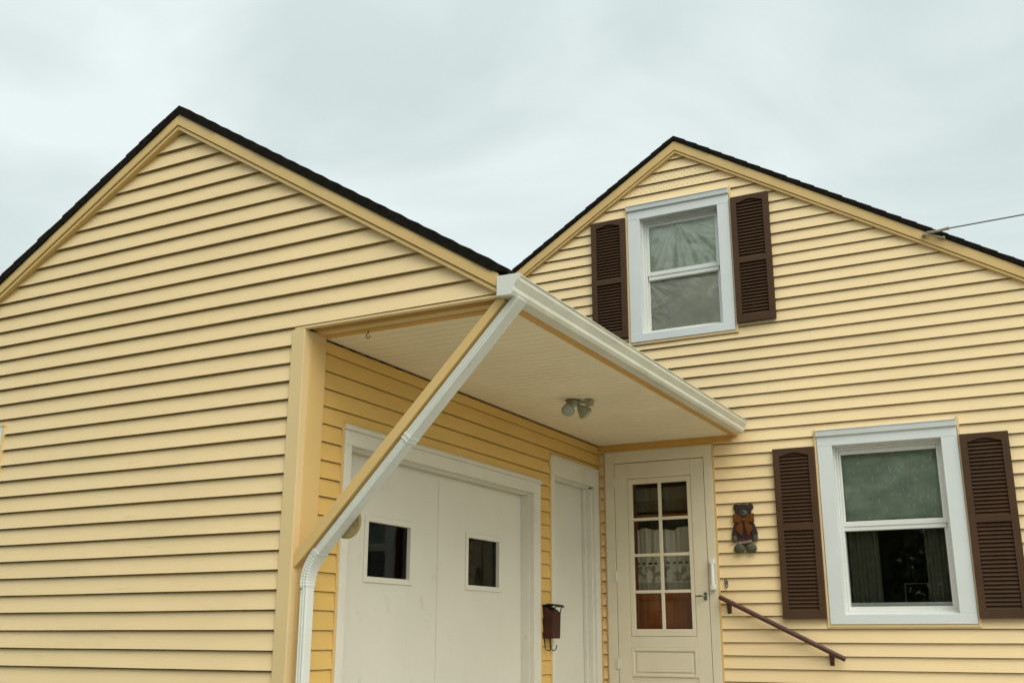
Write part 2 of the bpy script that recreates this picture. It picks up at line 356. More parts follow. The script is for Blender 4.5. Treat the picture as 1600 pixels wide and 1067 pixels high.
# ================================================================== GARAGE
AX, ASL = -5.34, .61             # ridge x and slope
garage = thing('garage', (-5.34, 5.0, GZ), 'yellow clapboard garage at left whose gable runs into a braced porch roof over white doors', 'garage')
zA = [-.198+.1154*k for k in range(-8, 34)]
ZO = 1.866                       # underside of the gable over the porch
rakeL = lambda z: (3.540-z)/.592
rakeA = lambda z: (3.540-z)/.622
POSTL = -4.185
winG = (-7.82, -6.86, .25, 1.475)
mb = siding('Y', YA, -1, zA, lambda z: max(-8.05, AX-rakeL(z)), lambda z: (min(-2.69, AX+rakeA(z)) if z > ZO else POSTL),
            [(winG[0]-.02, winG[1]+.02, winG[2]-.02, winG[3]+.02)], 3, breaks=(ZO, 3.540, 3.540-.622*2.65), joints=False)
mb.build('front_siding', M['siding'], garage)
# bottom J strip of the gable skirt over the porch
MB().box(POSTL+.02, -2.70, 4.968, 5.004, ZO-.012, ZO+.004).build('skirt_trim', M['trim_light'], garage, .003)
# wall under the porch (with two openings)
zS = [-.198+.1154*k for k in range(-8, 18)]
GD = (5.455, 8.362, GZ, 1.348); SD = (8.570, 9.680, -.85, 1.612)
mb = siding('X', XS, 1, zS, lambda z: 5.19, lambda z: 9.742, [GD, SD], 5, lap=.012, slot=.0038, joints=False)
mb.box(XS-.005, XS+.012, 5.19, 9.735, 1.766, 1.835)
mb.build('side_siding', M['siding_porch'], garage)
# caulk line between wall and porch ceiling
path = [(XS+.016, 5.2+i*.06, 1.836+.0025*math.sin(i*2.1)+.002*random.random()) for i in range(76)]
MB().tube(path, .0026, 6).build('caulk_line', M['amber'], garage)
# other walls (out of sight)
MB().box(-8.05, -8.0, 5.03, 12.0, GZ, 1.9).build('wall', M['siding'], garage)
# corner post
MB().box(POSTL, -4.085, 4.966, 5.19, GZ, ZO-.012).build('corner_post', M['trim_light'], garage, .004)
MB().box(-4.0849, -4.079, 5.03, 5.185, GZ, 1.80).box(-4.13, -4.106, 5.1902, 5.207, GZ, 1.835).build('post_trim', M['trim'], garage, .002)
# porch ceiling: beadboard planks along x
mb = MB(); y = 5.13; pw = .0925
while y < 9.72:
    y1 = min(y+pw, 9.72)
    mb.prism([(y+.0055, 1.853), (y1-.0055, 1.853), (y1-.001, 1.861), (y1-.001, 1.875), (y+.001, 1.875), (y+.001, 1.861)], XS+.01, -2.69, 'X'); y += pw
mb.build('porch_ceiling', M['ceiling'], garage)
# beams at the porch edge
MB().box(-4.12, -2.69, 5.02, 5.085, 1.885, 1.93).build('porch_beam', M['amber'], garage)
MB().box(-4.12, -2.69, 5.085, 5.14, 1.856, 1.93).build('porch_beam', M['trim'], garage, .004)
MB().box(-4.12, -2.74, 5.142, 5.21, 1.846, 1.90).build('porch_beam', M['amber'], garage, .003)
MB().box(-2.745, -2.688, 5.03, 7.78, 1.842, 1.93).box(-2.745, -2.688, 7.784, 9.735, 1.8425, 1.93).build('eave_beam', M['amber'], garage, .003)
# frieze strip over the storm door, closing the ceiling against the house
MB().box(-4.12, -2.75, 9.70, 9.735, 1.797, 1.852).build('frieze_strip', M['amber'], garage, .003)
# roof: slab with shingle courses along both slopes
def roof(parent, ax, az, sll, slr, xl, xr, y0, y1, th=.075, course=.145, seed=2):
    mb = MB(); rnd = random.Random(seed)
    for sgn, xe in ((1, xr), (-1, xl)):
        ln = abs(xe-ax); s = 0; sl = slr if sgn > 0 else sll
        while s < ln:
            e = min(s+course*.85, ln); j = rnd.uniform(-.004, .004)
            xa, xb = ax+sgn*s, ax+sgn*e
            za, zb = az-sl*s, az-sl*e
            yo = y0+j
            # each course a wedge: thicker at its lower edge
            tb = th if e < ln-.02 else th*.35
            poly = [(xa, za-th), (xb, zb-tb), (xb, zb+.003 if e < ln-.02 else zb-.004), (xa, za-.003-rnd.random()*.004)]
            mb.prism(poly, yo, y1, 'Y'); s = e
    return mb.build('roof', M['shingle'], parent)
roof(garage, -5.33, 3.700, .592, .6265, -8.35, -2.618, 4.925, 9.74, th=.070, seed=4)
# rake boards: broad fascia with a thin trim under it
def rake(parent, ax, sll, slr, ztop, zmid, zbot, xl, xr, y0, y1, m):
    for sgn, xe in ((-1, xl), (1, xr)):
        d = abs(xe-ax); sl = slr if sgn > 0 else sll
        P = lambda z, z2: [(ax, z), (xe, z-sl*d), (xe, z2-sl*d), (ax, z2)]
        b = MB().prism(P(ztop, zmid), y0, y1, 'Y').build('rake_board', m, parent, .004)
        MB().prism(P(zmid-.006, zbot), y0+.010, y1, 'Y').prism(P(zmid, zmid-.0058), y0+.02, y1, 'Y').build('rake_trim', m, b, .002)
rake(garage, -5.335, .592, .624, 3.636, 3.548, 3.516, -8.2, -2.690, 4.936, 5.02, M['trim'])
# gutter (K style) along the porch eave with end caps
GX = -2.685
prof = [(GX, 1.955), (GX, 1.845), (GX+.085, 1.842), (GX+.10, 1.862), (GX+.10, 1.885), (GX+.128, 1.925), (GX+.128, 1.948), (GX+.138, 1.950),
        (GX+.138, 1.956), (GX+.120, 1.956), (GX+.118, 1.926), (GX+.092, 1.888), (GX+.092, 1.866), (GX+.080, 1.850), (GX+.006, 1.852), (GX+.006, 1.955)]
gut = MB().prism(prof, 4.94, 9.58, 'Y').build('gutter', M['gutter'], garage, .002)
capp = [(GX-.004, 1.96), (GX-.004, 1.841), (GX+.087, 1.838), (GX+.104, 1.862), (GX+.104, 1.886), (GX+.131, 1.925), (GX+.141, 1.958)]
MB().prism(capp, 4.916, 4.9395, 'Y').build('end_cap', M['downspout'], gut, .002)
MB().prism(capp, 9.576, 9.586, 'Y').build('end_cap', M['gutter'], gut, .002)
# timber brace from the post foot to the eave
bd = Vector((1.36, 0, 1.405)).normalized(); bn = Vector((bd.z, 0, -bd.x))
def alongbrace(p0, p1, w0, w1, y0, y1):
    i = [Vector(p0)+bn*w0, Vector(p1)+bn*w0, Vector(p1)+bn*w1, Vector(p0)+bn*w1]
    return [(q.x, q.z) for q in i]
b0 = Vector((-4.078, 0, .455)); b1 = b0+bd*1.97
MB().prism([(-4.083, .475), (-4.083, .385)]+[(q.x, q.z) for q in (b0+bn*.052+bd*.02, b1+bn*.052, b1)], 4.985, 5.075, 'Y').build('brace', M['trim'], garage, .004)
# downspout: ribbed rectangular pipe beside the brace, elbow, then down the post
def rib(w, d):
    """front (first axis negative = towards camera) ribbed"""
    pr = []; n = 5
    for j in range(n+1):
        t = -w/2+w*j/n
        pr.append((d/2+(0.004 if j % 2 else -0.003), t))
    pr += [(-d/2, w/2), (-d/2, -w/2)]
    return pr
dsr = rib(.050, .092)
q0 = b0+bn*.104
def dsp(t, y=5.022): q = q0+bd*t; return (q.x, y, q.z)
ds = MB().sweep([dsp(.10), dsp(1.0), dsp(1.0001), dsp(1.98), dsp(2.035)], [rib(.046, .086), rib(.046, .086), dsr, dsr, dsr], up=(0, -1, 0)).build('downspout', M['downspout'], garage, .0025)
# joint band with crimps
MB().sweep([dsp(.975), dsp(.982), dsp(.988), dsp(1.0), dsp(1.006), dsp(1.02)], [rib(.052, .094), rib(.057, .099), rib(.052, .094), rib(.052, .094), rib(.057, .099), rib(.052, .094)], up=(0, -1, 0)).build('joint_band', M['downspout'], ds, .001)
# elbow: crimped bend
vx = -3.998
A = Vector(dsp(.13)); B = Vector((vx, 5.022, .275)); Cc = Vector((vx-.005, 5.022, A.z-(A.x-vx)*1.05))
pts = []; prs = []
for i in range(25):
    t = i/24; p = A*(1-t)**2+Cc*2*t*(1-t)+B*t*t; pts.append(p)
    k = 1+(.032 if i % 2 else -.012); prs.append(rib(.050*k, (.090-.02*t)*k))
MB().sweep(pts, prs, up=(0, -1, 0)).build('elbow', M['downspout'], ds)
MB().sweep([(vx, 5.022, .30), (vx, 5.022, GZ+.15), (vx+.03, 4.98, GZ+.08)], rib(.046, .066), up=(0, -1, 0)).build('pipe', M['downspout'], ds, .0025)
MB().ball((vx-.008, 4.972, .262), (.006, .004, .006), 8, 6).build('screw', M['steel'], ds)

# garage double door (recessed) and its casing, in the wall x = XS
DX = XS-.10
cz0, cz1 = GD[2], GD[3]
cas = MB()
cas.box(XS-.02, XS+.022, 5.468, 5.545, cz0, 1.205)                    # left jamb casing
cas.box(XS-.02, XS+.022, 8.225, 8.350, cz0, 1.205) if False else cas.box(XS-.02, XS+.022, 8.222, 8.348, cz0, 1.205)
cas.box(XS-.02, XS+.024, 5.468, 8.348, 1.205, 1.302)                  # head
cas.box(XS-.02, XS+.040, 5.460, 8.356, 1.302, 1.322)                  # cap moulding
cas.box(XS-.02, XS+.032, 5.462, 8.354, 1.322, 1.336)
cas = cas.build('door_casing', M['casing_cream'], garage, .003)
MB().box(DX-.02, XS-.0202, 8.208, 8.24, cz0, 1.22).box(DX-.02, XS-.0202, 5.53, 5.56, cz0, 1.22).box(DX-.02, XS-.0202, 5.56, 8.208, 1.190, 1.22).build('door_jamb', M['casing_cream'], cas, .002)
MB().box(XS-.01, XS+.018, 5.446, 5.4675, cz0, 1.345).box(XS-.01, XS+.018, 8.3485, 8.370, cz0, 1.300).box(XS-.01, XS+.018, 5.4675, 8.36, 1.3365, 1.352).build('channel_trim', M['trim'], cas, .002)
def garage_leaf(y0, y1, wy0, wy1, lab):
    wz0, wz1 = .385, .752
    mb = MB()
    def pan(a, b, c, d): mb.box(DX-.04, DX, a, b, c, d)
    pan(y0, wy0, GZ+.01, 1.188); pan(wy1, y1, GZ+.01, 1.188); pan(wy0, wy1, GZ+.01, wz0); pan(wy0, wy1, wz1, 1.188)
    d = mb.build('garage_door', M['door_white'], garage, .002)
    f = .038
    fr = MB()
    fr.box(DX+.0005, DX+.010, wy0-f, wy0, wz0-f, wz1+f); fr.box(DX+.0005, DX+.010, wy1, wy1+f, wz0-f, wz1+f)
    fr.box(DX+.0005, DX+.010, wy0, wy1, wz1, wz1+f); fr.box(DX+.0005, DX+.010, wy0, wy1, wz0-f, wz0)
    fr.build('window_frame', M['door_white'], d, .002)
    MB().box(DX-.026, DX-.022, wy0, wy1, wz0, wz1).build('pane', M['glass_dark'], d)
    return d
garage_leaf(5.562, 6.832, 5.925, 6.448, '')
garage_leaf(6.838, 8.206, 7.285, 7.795, '')
MB().box(XS-1.6, XS-1.55, 5.4, 8.5, GZ, 1.5).box(XS-1.55, XS-.2, 5.35, 5.4, GZ, 1.5).box(XS-1.55, XS-.2, 8.5, 8.55, GZ, 1.5).box(XS-1.55, XS-.2, 5.4, 8.5, 1.5, 1.55).build('interior_wall', M['dark_room'], garage)
# narrow side door beside it
scas = MB()
scas.box(XS-.02, XS+.020, 8.582, 8.652, -.85, 1.42).box(XS-.02, XS+.020, 9.57, 9.672, -.85, 1.42)
scas.box(XS-.02, XS+.021, 8.582, 9.672, 1.42, 1.585).box(XS-.02, XS+.030, 8.575, 9.678, 1.585, 1.602)
scas = scas.build('door_casing', M['casing_cream'], garage, .003)
MB().box(XS-.055, XS-.004, 9.525, 9.569, -.85, 1.40).box(XS-.09, XS-.055, 9.490, 9.569, -.85, 1.40).box(XS-.09, XS-.021, 8.655, 9.5245, 1.40, 1.44).box(XS-.09, XS-.021, 8.63, 8.655, -.85, 1.40).build('door_jamb', M['casing_cream'], scas, .003)
MB().box(XS-.01, XS+.017, 8.558, 8.5815, -.85, 1.60).box(XS-.01, XS+.017, 9.6785, 9.69, -.85, 1.60).build('channel_trim', M['trim'], scas, .002)
MB().box(XS-.125, XS-.092, 8.64, 9.50, -.85, 1.415).build('side_door', M['door_white'], garage, .002)
# left window of the garage gable (only its casing edge is in the picture)
def simple_casing(x0, x1, z0, z1, y, w): return MB().ring(x0, x1, z0, z1, x0+w, x1-w, z0+w*.7, z1-w*1.2, y-.034, y+.03)
wg = simple_casing(*winG, YA, .12).build('window', M['white_trim'], garage, .003)
MB().box(winG[0]-.03, winG[1]+.025, 4.964, 5.0, winG[3]+.0005, winG[3]+.02).box(winG[1]+.0005, winG[1]+.022, 4.968, 5.0, winG[2]-.02, winG[3]).build('channel_trim', M['trim_light'], wg, .002)
MB().ring(winG[0]+.12, winG[1]-.12, winG[2]+.085, winG[3]-.145, winG[0]+.17, winG[1]-.17, winG[2]+.14, winG[3]-.19, 5.02, 5.05).box(winG[0]+.17, winG[1]-.17, 5.02, 5.05, .83, .88).build('sash', M['vinyl'], wg, .003)
MB().box(winG[0]+.17, winG[1]-.17, 5.034, 5.037, winG[2]+.14, winG[3]-.19).build('pane', M['glass'], wg)
MB().box(winG[0], winG[1], 5.3, 5.32, winG[2], winG[3]).build('window_blind', M['dark_room'], wg)

# ================================================================== HOUSE
BX, BSL = -3.18, .618
house = thing('house', (-3.18, 9.75, GZ), 'pale yellow clapboard house with a tall gable, brown shutters and a cream storm door', 'house')
zB = [.0656+.1143*k for k in range(-11, 26)]+[.0656+.1143*25+.1129*k for k in range(1, 20)]
rakeB = lambda z: (4.905-z)/BSL
W1 = (-3.735, -2.640, 2.890, 4.385); W2 = (-1.950, -.754, .104, 1.822)
DR = (-4.078, -2.938, -1.1, 1.792)
mb = siding('Y', YB, -1, zB, lambda z: max(-8.2, BX-rakeB(z)), lambda z: min(2.0, BX+rakeB(z)),
            [(W1[0]-.01, W1[1]+.01, W1[2]-.01, W1[3]+.01), (W2[0]-.01, W2[1]+.01, W2[2]-.01, W2[3]+.01), (DR[0], DR[1], DR[2], DR[3])], 11, breaks=(4.905,), slot=.0068)
mb.build('front_siding', M['siding_house'], house)
MB().box(1.95, 2.0, 9.78, 17, GZ, 2.0).build('wall', M['siding_house'], house)
roof(house, BX, 5.086, BSL, BSL, -8.5, 2.3, 9.672, 17.5, th=.052, course=.15, seed=9)
rake(house, BX, BSL, BSL, 5.030, 4.926, 4.896, -8.3, 2.2, 9.688, 9.77, M['trim'])
# windows of the house
def house_window(W, op, gl_up, gl_lo, kind, lab=None):
    x0, x1, z0, z1 = W; ox0, ox1, oz0, oz1 = op
    yc = YB-.040
    w = MB()
    w.box(x0, ox0, yc, YB+.03, z0+.085, oz1); w.box(ox1, x1, yc, YB+.03, z0+.085, oz1)      # side casings
    w.box(x0, x1, yc-.001, YB+.03, oz1, z1-.062)                                            # head casing
    w.prism([(yc-.004, z0), (YB+.03, z0), (YB+.075, oz0+.012), (YB+.03, oz0+.004), (yc-.004, z0+.083)], x0, x1, 'X')   # sill
    w = w.build('window', M['white_trim'], house, .003)
    if lab: w['label'] = lab
    MB().prism([(yc-.002, z1-.0615), (yc-.020, z1-.055), (yc-.026, z1-.012), (yc-.034, z1-.006), (yc-.034, z1), (YB+.01, z1), (YB+.01, z1-.0615)], x0-.004, x1+.004, 'X').build('head_moulding', M['white_trim'], w, .002)
    c = MB(); j = .024
    c.box(x0-j, x0-.0005-.004, YB-.038, YB, z0-.03, z1+.012).box(x1+.0045, x1+j, YB-.038, YB, z0-.03, z1+.03)
    c.box(x0-.004, x1+.004, YB-.036, YB, z0-.026, z0-.0005)
    c.build('channel_trim', M['trim_light'], w, .002)
    # jamb liner
    MB().ring(ox0-.02, ox1+.02, oz0-.02, oz1+.02, ox0+.012, ox1-.012, oz0+.012, oz1-.012, YB+.0305, YB+.16).ring(ox0+.0125, ox1-.0125, oz0+.0125, oz1-.0125, ox0+.03, ox1-.03, oz0+.022, oz1-.034, YB+.062, YB+.16).build('jamb', M['vinyl'], w, .003)
    ux0, ux1, uz0, uz1 = gl_up; lx0, lx1, lz0, lz1 = gl_lo
    MB().ring(ox0+.0305, ox1-.0305, uz0-.045, oz1-.0345, ux0, ux1, uz0, uz1, YB+.078, YB+.100).build('upper_sash', M['vinyl'], w, .004)
    MB().ring(ox0+.0305, ox1-.0305, oz0+.0225, lz1+.05, lx0, lx1, lz0, lz1, YB+.102, YB+.130).box(ux0-.02, ux1+.02, YB+.086, YB+.1015, lz1+.004, uz0-.0455).build('lower_sash', M['vinyl'], w, .004)
    MB().box(ux0-.005, ux1+.005, YB+.088, YB+.091, uz0-.005, uz1+.005).build('pane', M['glass'], w)
    MB().box(lx0-.005, lx1+.005, YB+.114, YB+.117, lz0-.005, lz1+.005).build('pane', M['glass'], w)
    # dark room behind
    rm = MB(); a, b, c_, d_ = x0+.42, x1-.42, z0+.5, z1-.34
    rm.quad((a-.4, YB+1.6, c_-.5), (b+.4, YB+1.6, c_-.5), (b+.4, YB+1.6, d_+.3), (a-.4, YB+1.6, d_+.3))
    rm.quad((a-.4, YB+.165, c_-.5), (a-.4, YB+1.6, c_-.5), (a-.4, YB+1.6, d_+.3), (a-.4, YB+.165, d_+.3))
    rm.quad((b+.4, YB+.165, c_-.5), (b+.4, YB+1.6, c_-.5), (b+.4, YB+1.6, d_+.3), (b+.4, YB+.165, d_+.3))
    rm.quad((a-.4, YB+.165, d_+.3), (b+.4, YB+.165, d_+.3), (b+.4, YB+1.6, d_+.3), (a-.4, YB+1.6, d_+.3))
    rm.quad((a-.4, YB+.165, c_-.5), (b+.4, YB+.165, c_-.5), (b+.4, YB+1.6, c_-.5), (a-.4, YB+1.6, c_-.5))
    rm.build('room_wall', M['dark_room'], w)
    return w

def sheet(x0, x1, z0, z1, y, fn, nx, nz):
    mb = MB()
    for j in range(nz+1):
        for i in range(nx+1):
            u, v = i/nx, j/nz
            mb.v.append((x0+(x1-x0)*u, y+fn(u, v), z0+(z1-z0)*v))
    for j in range(nz):
        for i in range(nx):
            a = j*(nx+1)+i; mb.f.append((a, a+1, a+nx+2, a+nx+1))
    return mb

w1 = house_window(W1, (-3.602, -2.762, 2.985, 4.230), (-3.543, -2.829, 3.663, 4.163), (-3.560, -2.829, 3.035, 3.570), 1,
                  'small upper white window with wrinkled plastic film behind the glass')
def fold_top(u, v):
    a = math.atan2(v-1.15, u-.42)*22; r_ = math.hypot(u-.42, v-1.15)
    d = .006*math.sin(a)*min(1, r_*1.2)+.004*math.sin(a*1.9+1.3)*min(1, r_)
    rr = math.hypot(u-1.0, v-1.25)
    return d*1.6+.020*math.sin(rr*17)*math.exp(-((rr-.6)/.3)**2)
sheet(-3.60, -2.79, 3.60, 4.20, YB+.128, fold_top, 110, 70).build('plastic_film', M['film_top'], w1, smooth=True)
def fold_low(u, v):
    d = 0
    for (cu, cv, n, ph, ln, am) in ((0, 1.0, 15, .3, .42, .011), (0, .45, 13, 1.1, .26, .009), (1, 1.0, 14, .2, .16, .007), (0, .05, 11, .6, .5, .004)):
        du, dv = (u-cu)*1.35, v-cv
        a = math.atan2(dv, abs(du)+1e-4); r_ = math.hypot(du, dv)
        d += am*math.sin(a*n+ph)**3*math.exp(-(r_/ln)**2)*min(1, r_*9)
    return d*.9+.003*math.sin(u*5+v*3)
sheet(-3.62, -2.77, 2.99, 3.595, YB+.142, fold_low, 150, 110).build('plastic_film', M['film_low'], w1, smooth=True)
sheet(-3.66, -2.72, 3.58, 4.23, YB+.20, lambda u, v: .012*math.sin(u*34)+.006*math.sin(u*71+1), 160, 4).build('curtain', M['curtain_green'], w1, smooth=True)
sheet(-3.66, -2.72, 2.95, 3.60, YB+.24, lambda u, v: .010*math.sin(u*30), 120, 4).build('curtain', M['curtain_dark'], w1, smooth=True)

w2 = house_window(W2, (-1.818, -.888, .200, 1.676), (-1.768, -.949, .996, 1.602), (-1.788, -.949, .255, .912), 2,
                  'large ground-floor white window with a green shade in its upper half')
sheet(-1.80, -.91, .96, 1.66, YB+.165, lambda u, v: .002*math.sin(u*7)+.0015*math.sin(v*9), 30, 20).build('roller_shade', M['shade'], w2, smooth=True)
sheet(-1.83, -1.53, .15, 1.02, YB+.24, lambda u, v: .02*math.sin(u*26), 60, 2).build('curtain', M['curtain_dark'], w2, smooth=True)
sheet(-1.14, -.86, .15, 1.02, YB+.24, lambda u, v: .02*math.sin(u*26+1), 60, 2).build('curtain', M['curtain_dark'], w2, smooth=True)
MB().box(-1.83, -.86, YB+.135, YB+.19, .18, .29).build('window_stool', M['vinyl'], w2, .004)
MB().tube([(-1.40, YB+.7, .32), (-1.40, YB+.7, .47), (-1.20, YB+.7, .47), (-1.20, YB+.7, .32)], .006, 6).build('chair_back', M['insul'], w2)

# shutters
def shutter(x0, x1, z0, z1, midf, lab):
    H = z1-z0; st = .058; y0, y1 = YB-.064, YB-.030
    zb = z0+.068; zt = z1-.045; zm = z0+H*midf; mr = .026
    mb = MB()
    mb.box(x0, x0+st, y0, y1, z0, z1).box(x1-st, x1, y0, y1, z0, z1)
    mb.box(x0+st, x1-st, y0, y1, z0, zb).box(x0+st, x1-st, y0, y1, zm-mr, zm+mr)
    n = 14; poly = []
    for i in range(n+1):                       # cathedral arch under the top rail
        u = i/n; h = .5-.5*math.cos(2*math.pi*u); poly.append((x0+st+(x1-x0-2*st)*u, zt-.030+.030*h**.8))
    mb.prism(poly+[(x1-st, z1), (x0+st, z1)], y0, y1, 'Y')
    mb.box(x0+.004, x1-.004, y1-.002, YB-.004, z0+.004, z1-.004)
    for x in (x0+.03, x1-.03):
        for z in (z0+.12, z1-.12): mb.ball((x, y0, z), (.007, .004, .007), 8, 6)
    s = mb.build('shutter', M['shutter'], house, .003); s['label'] = lab
    for a, b in ((zb, zm-mr), (zm+mr, zt+.004)):
        lv = MB(); n = max(8, round((b-a)/.0335)); h = (b-a)/n
        for i in range(n):
            za = a+i*h
            lv.prism([(y0+.006, za+.002), (y0+.012, za-.001+h*.28), (y1-.006, za+h*1.02), (y1-.0045, za+h*.80)], x0+st+.0005, x1-st-.0005, 'X')
        lv.build('louvers', M['shutter'], s)
shutter(-4.148, -3.760, 2.955, 4.268, .475, 'brown louvered shutter partly hidden by the gutter')
shutter(-2.618, -2.236, 2.950, 4.268, .480, 'brown louvered shutter right of the upper window')
shutter(-2.357, -1.974, .150, 1.680, .525, 'brown louvered shutter beside the bear plaque')
shutter(-.738, -.352, .146, 1.684, .525, 'brown louvered shutter at the right edge')

# storm door and frame
fr = MB()
yf = YB-.034
fr.box(-4.058, -3.962, yf, YB+.06, -1.0, 1.778).box(-3.034, -2.950, yf, YB+.06, -1.0, 1.778).box(-3.962, -3.034, yf, YB+.06, 1.664, 1.778)
fr = fr.build('door_casing', M['door_cream'], house, .003)
MB().box(-4.074, -4.0585, YB-.026, YB+.01, -1.0, 1.79).box(-2.9495, -2.930, YB-.03, YB+.01, -1.0, 1.795).box(-4.0585, -2.9495, YB-.03, YB+.01, 1.7785, 1.796).build('channel_trim', M['trim'], fr, .002)
y0, y1 = YB-.030, YB+.01
dx0, dx1, dz0, dz1 = -3.957, -3.039, -.58, 1.658
gx0, gx1, gz0, gz1 = -3.826, -3.172, -.002, 1.502
dm = MB()
dm.box(dx0, gx0, y0, y1, dz0, dz1).box(gx1, dx1, y0, y1, dz0, dz1).box(gx0, gx1, y0, y1, gz1, dz1)
px0, px1, pz0, pz1 = -3.842, -3.176, -.36, -.14
dm.box(gx0, gx1, y0, y1, -.10, gz0).box(gx0, gx1, y0+.010, y1, dz0, -.10)
dm = dm.build('storm_door', M['door_cream'], house, .003)
MB().ring(gx0+.0005, gx1-.0005, -.365, -.1005, gx0+.03, gx1-.03, -.34, -.135, y0-.002, y0+.0095).box(gx0+.05, gx1-.05, y0+.002, y0+.0098, -.322, -.155).build('lower_panel', M['door_cream'], dm, .006)
# glazed insert: sash ring and muntins
gi = MB()
ix0, ix1, iz0, iz1 = -3.776, -3.214, .066, 1.446
gi.ring(gx0+.003, gx1-.003, gz0+.003, gz1-.003, ix0, ix1, iz0, iz1, y0+.003, y1-.004)
mx = (ix0+ix1)/2; gi.box(mx-.0155, mx+.0155, y0+.006, y1-.008, iz0, iz1)
rows = 4; rh = (iz1-iz0)/rows
for k in range(1, rows):
    z = iz0+rh*k; gi.box(ix0, mx-.0155, y0+.0065, y1-.008, z-.0145, z+.0145).box(mx+.0155, ix1, y0+.0065, y1-.008, z-.0145, z+.0145)
gi.build('sash', M['door_cream'], dm, .004)
for k in range(rows):
    for a, b in ((ix0, mx-.0155), (mx+.0155, ix1)):
        MB().box(a, b, y0+.020, y0+.023, iz0+rh*k+.012, iz0+rh*(k+1)-.012).build('pane', M['glass_door'], dm)
for z in (1.47, .56, -.25):
    h = MB().box(-3.985, -3.962+.004, yf-.006, yf-.0005, z-.045, z+.045).box(-3.955, -3.930, y0-.006, y0-.0005, z-.045, z+.045)
    h.tube([(-3.9585, yf-.008, z-.05), (-3.9585, yf-.008, z+.05)], .007, 8).build('hinge', M['casing_cream'], dm, .0015)
hd = MB().tube([(-3.072, y0-.001, .362), (-3.072, y0-.045, .362), (-3.09, y0-.052, .362), (-3.155, y0-.050, .360)], [.009, .009, .009, .007], 8)
hd.box(-3.086, -3.058, y0-.008, y0-.0005, .325, .395); hd.build('handle', M['steel'], dm, .002)
# inner wooden door with its own window and curtains
iy = YB+.14
ind = MB()
ind.box(-3.97, -3.80, iy, iy+.04, dz0, dz1).box(-3.19, -3.02, iy, iy+.04, dz0, dz1).box(-3.80, -3.19, iy, iy+.04, dz0, .05).box(-3.80, -3.19, iy, iy+.04, .34, .415).box(-3.80, -3.19, iy, iy+.04, 1.50, dz1)
ind.box(-3.80, -3.19, iy+.012, iy+.03, .05, .34).box(-3.55, -3.44, iy, iy+.0118, .05, .34).box(-3.80, -3.19, iy-.006, iy+.03, 1.118, 1.160)
ind.build('inner_door', M['wood'], dm, .004)
MB().quad((-4.05, YB+1.5, -.5), (-2.95, YB+1.5, -.5), (-2.95, YB+1.5, 1.8), (-4.05, YB+1.5, 1.8)).quad((-4.05, YB+.19, -.5), (-4.05, YB+1.5, -.5), (-4.05, YB+1.5, 1.8), (-4.05, YB+.19, 1.8)).quad((-2.95, YB+.19, -.5), (-2.95, YB+1.5, -.5), (-2.95, YB+1.5, 1.8), (-2.95, YB+.19, 1.8)).quad((-4.05, YB+.19, 1.8), (-2.95, YB+.19, 1.8), (-2.95, YB+1.5, 1.8), (-4.05, YB+1.5, 1.8)).build('hall_wall', M['dark_room'], dm)
M['lace1'] = lace('lace_valance', 1.225-GZ, 5.0, (.14, .125, .09)); M['lace2'] = lace('floral_lace_curtain', .425-GZ, .685-GZ)
wave = lambda u, v: .008*math.sin(u*33)+.004*math.sin(u*57+1)
vm = sheet(-3.79, -3.20, 1.185, 1.42, iy-.02, wave, 90, 4)
M['lace1d'] = M['lace1']
vm.build('valance', M['lace1'], dm, smooth=True)
cu = MB(); nx = 120
top = lambda u: 1.0+.018*abs(math.sin(u*math.pi*2.9+.5))+.010*math.sin(u*9)
zz = [0, .08, .5, .92, 1]
for j, t in enumerate(zz):
    for i in range(nx+1):
        u = i/nx; z = .425+(top(u)-.425)*t
        cu.v.append((-3.79+.59*u, iy-.022+wave(u, t)*(1+t), z))
for j in range(len(zz)-1):
    for i in range(nx):
        a = j*(nx+1)+i; cu.f.append((a, a+1, a+nx+2, a+nx+1))
cu.build('curtain', M['lace2'], dm, smooth=True)

# inside corner strips where house and garage meet
MB().tube([(XS+.020, YB-.045, GZ), (XS+.020, YB-.045, 1.80)], .0045, 8).build('corner_trim', M['trim'], house, .002)

# ================================================================== SEPARATE THINGS
# handrail
hr = thing('handrail', (-2.4, YB, GZ), 'maroon round pipe handrail sloping down to the right of the storm door', 'handrail')
ry = YB-.085
MB().tube([(-2.925, ry, .350), (-1.838, ry, -.189)], .022, 16).build('rail', M['maroon'], hr, .003, smooth=False)
for x in (-2.855, -1.965):
    zr = .350+(x+2.925)*(-.539/1.087)
    MB().prism([(YB-.012, zr-.105), (YB-.012, zr-.03), (ry-.012, zr-.012), (ry+.014, zr-.022), (YB-.03, zr-.095)], x-.014, x+.014, 'X').box(x-.02, x+.02, YB-.020, YB-.010, zr-.12, zr-.005).build('bracket', M['maroon'], hr, .003)

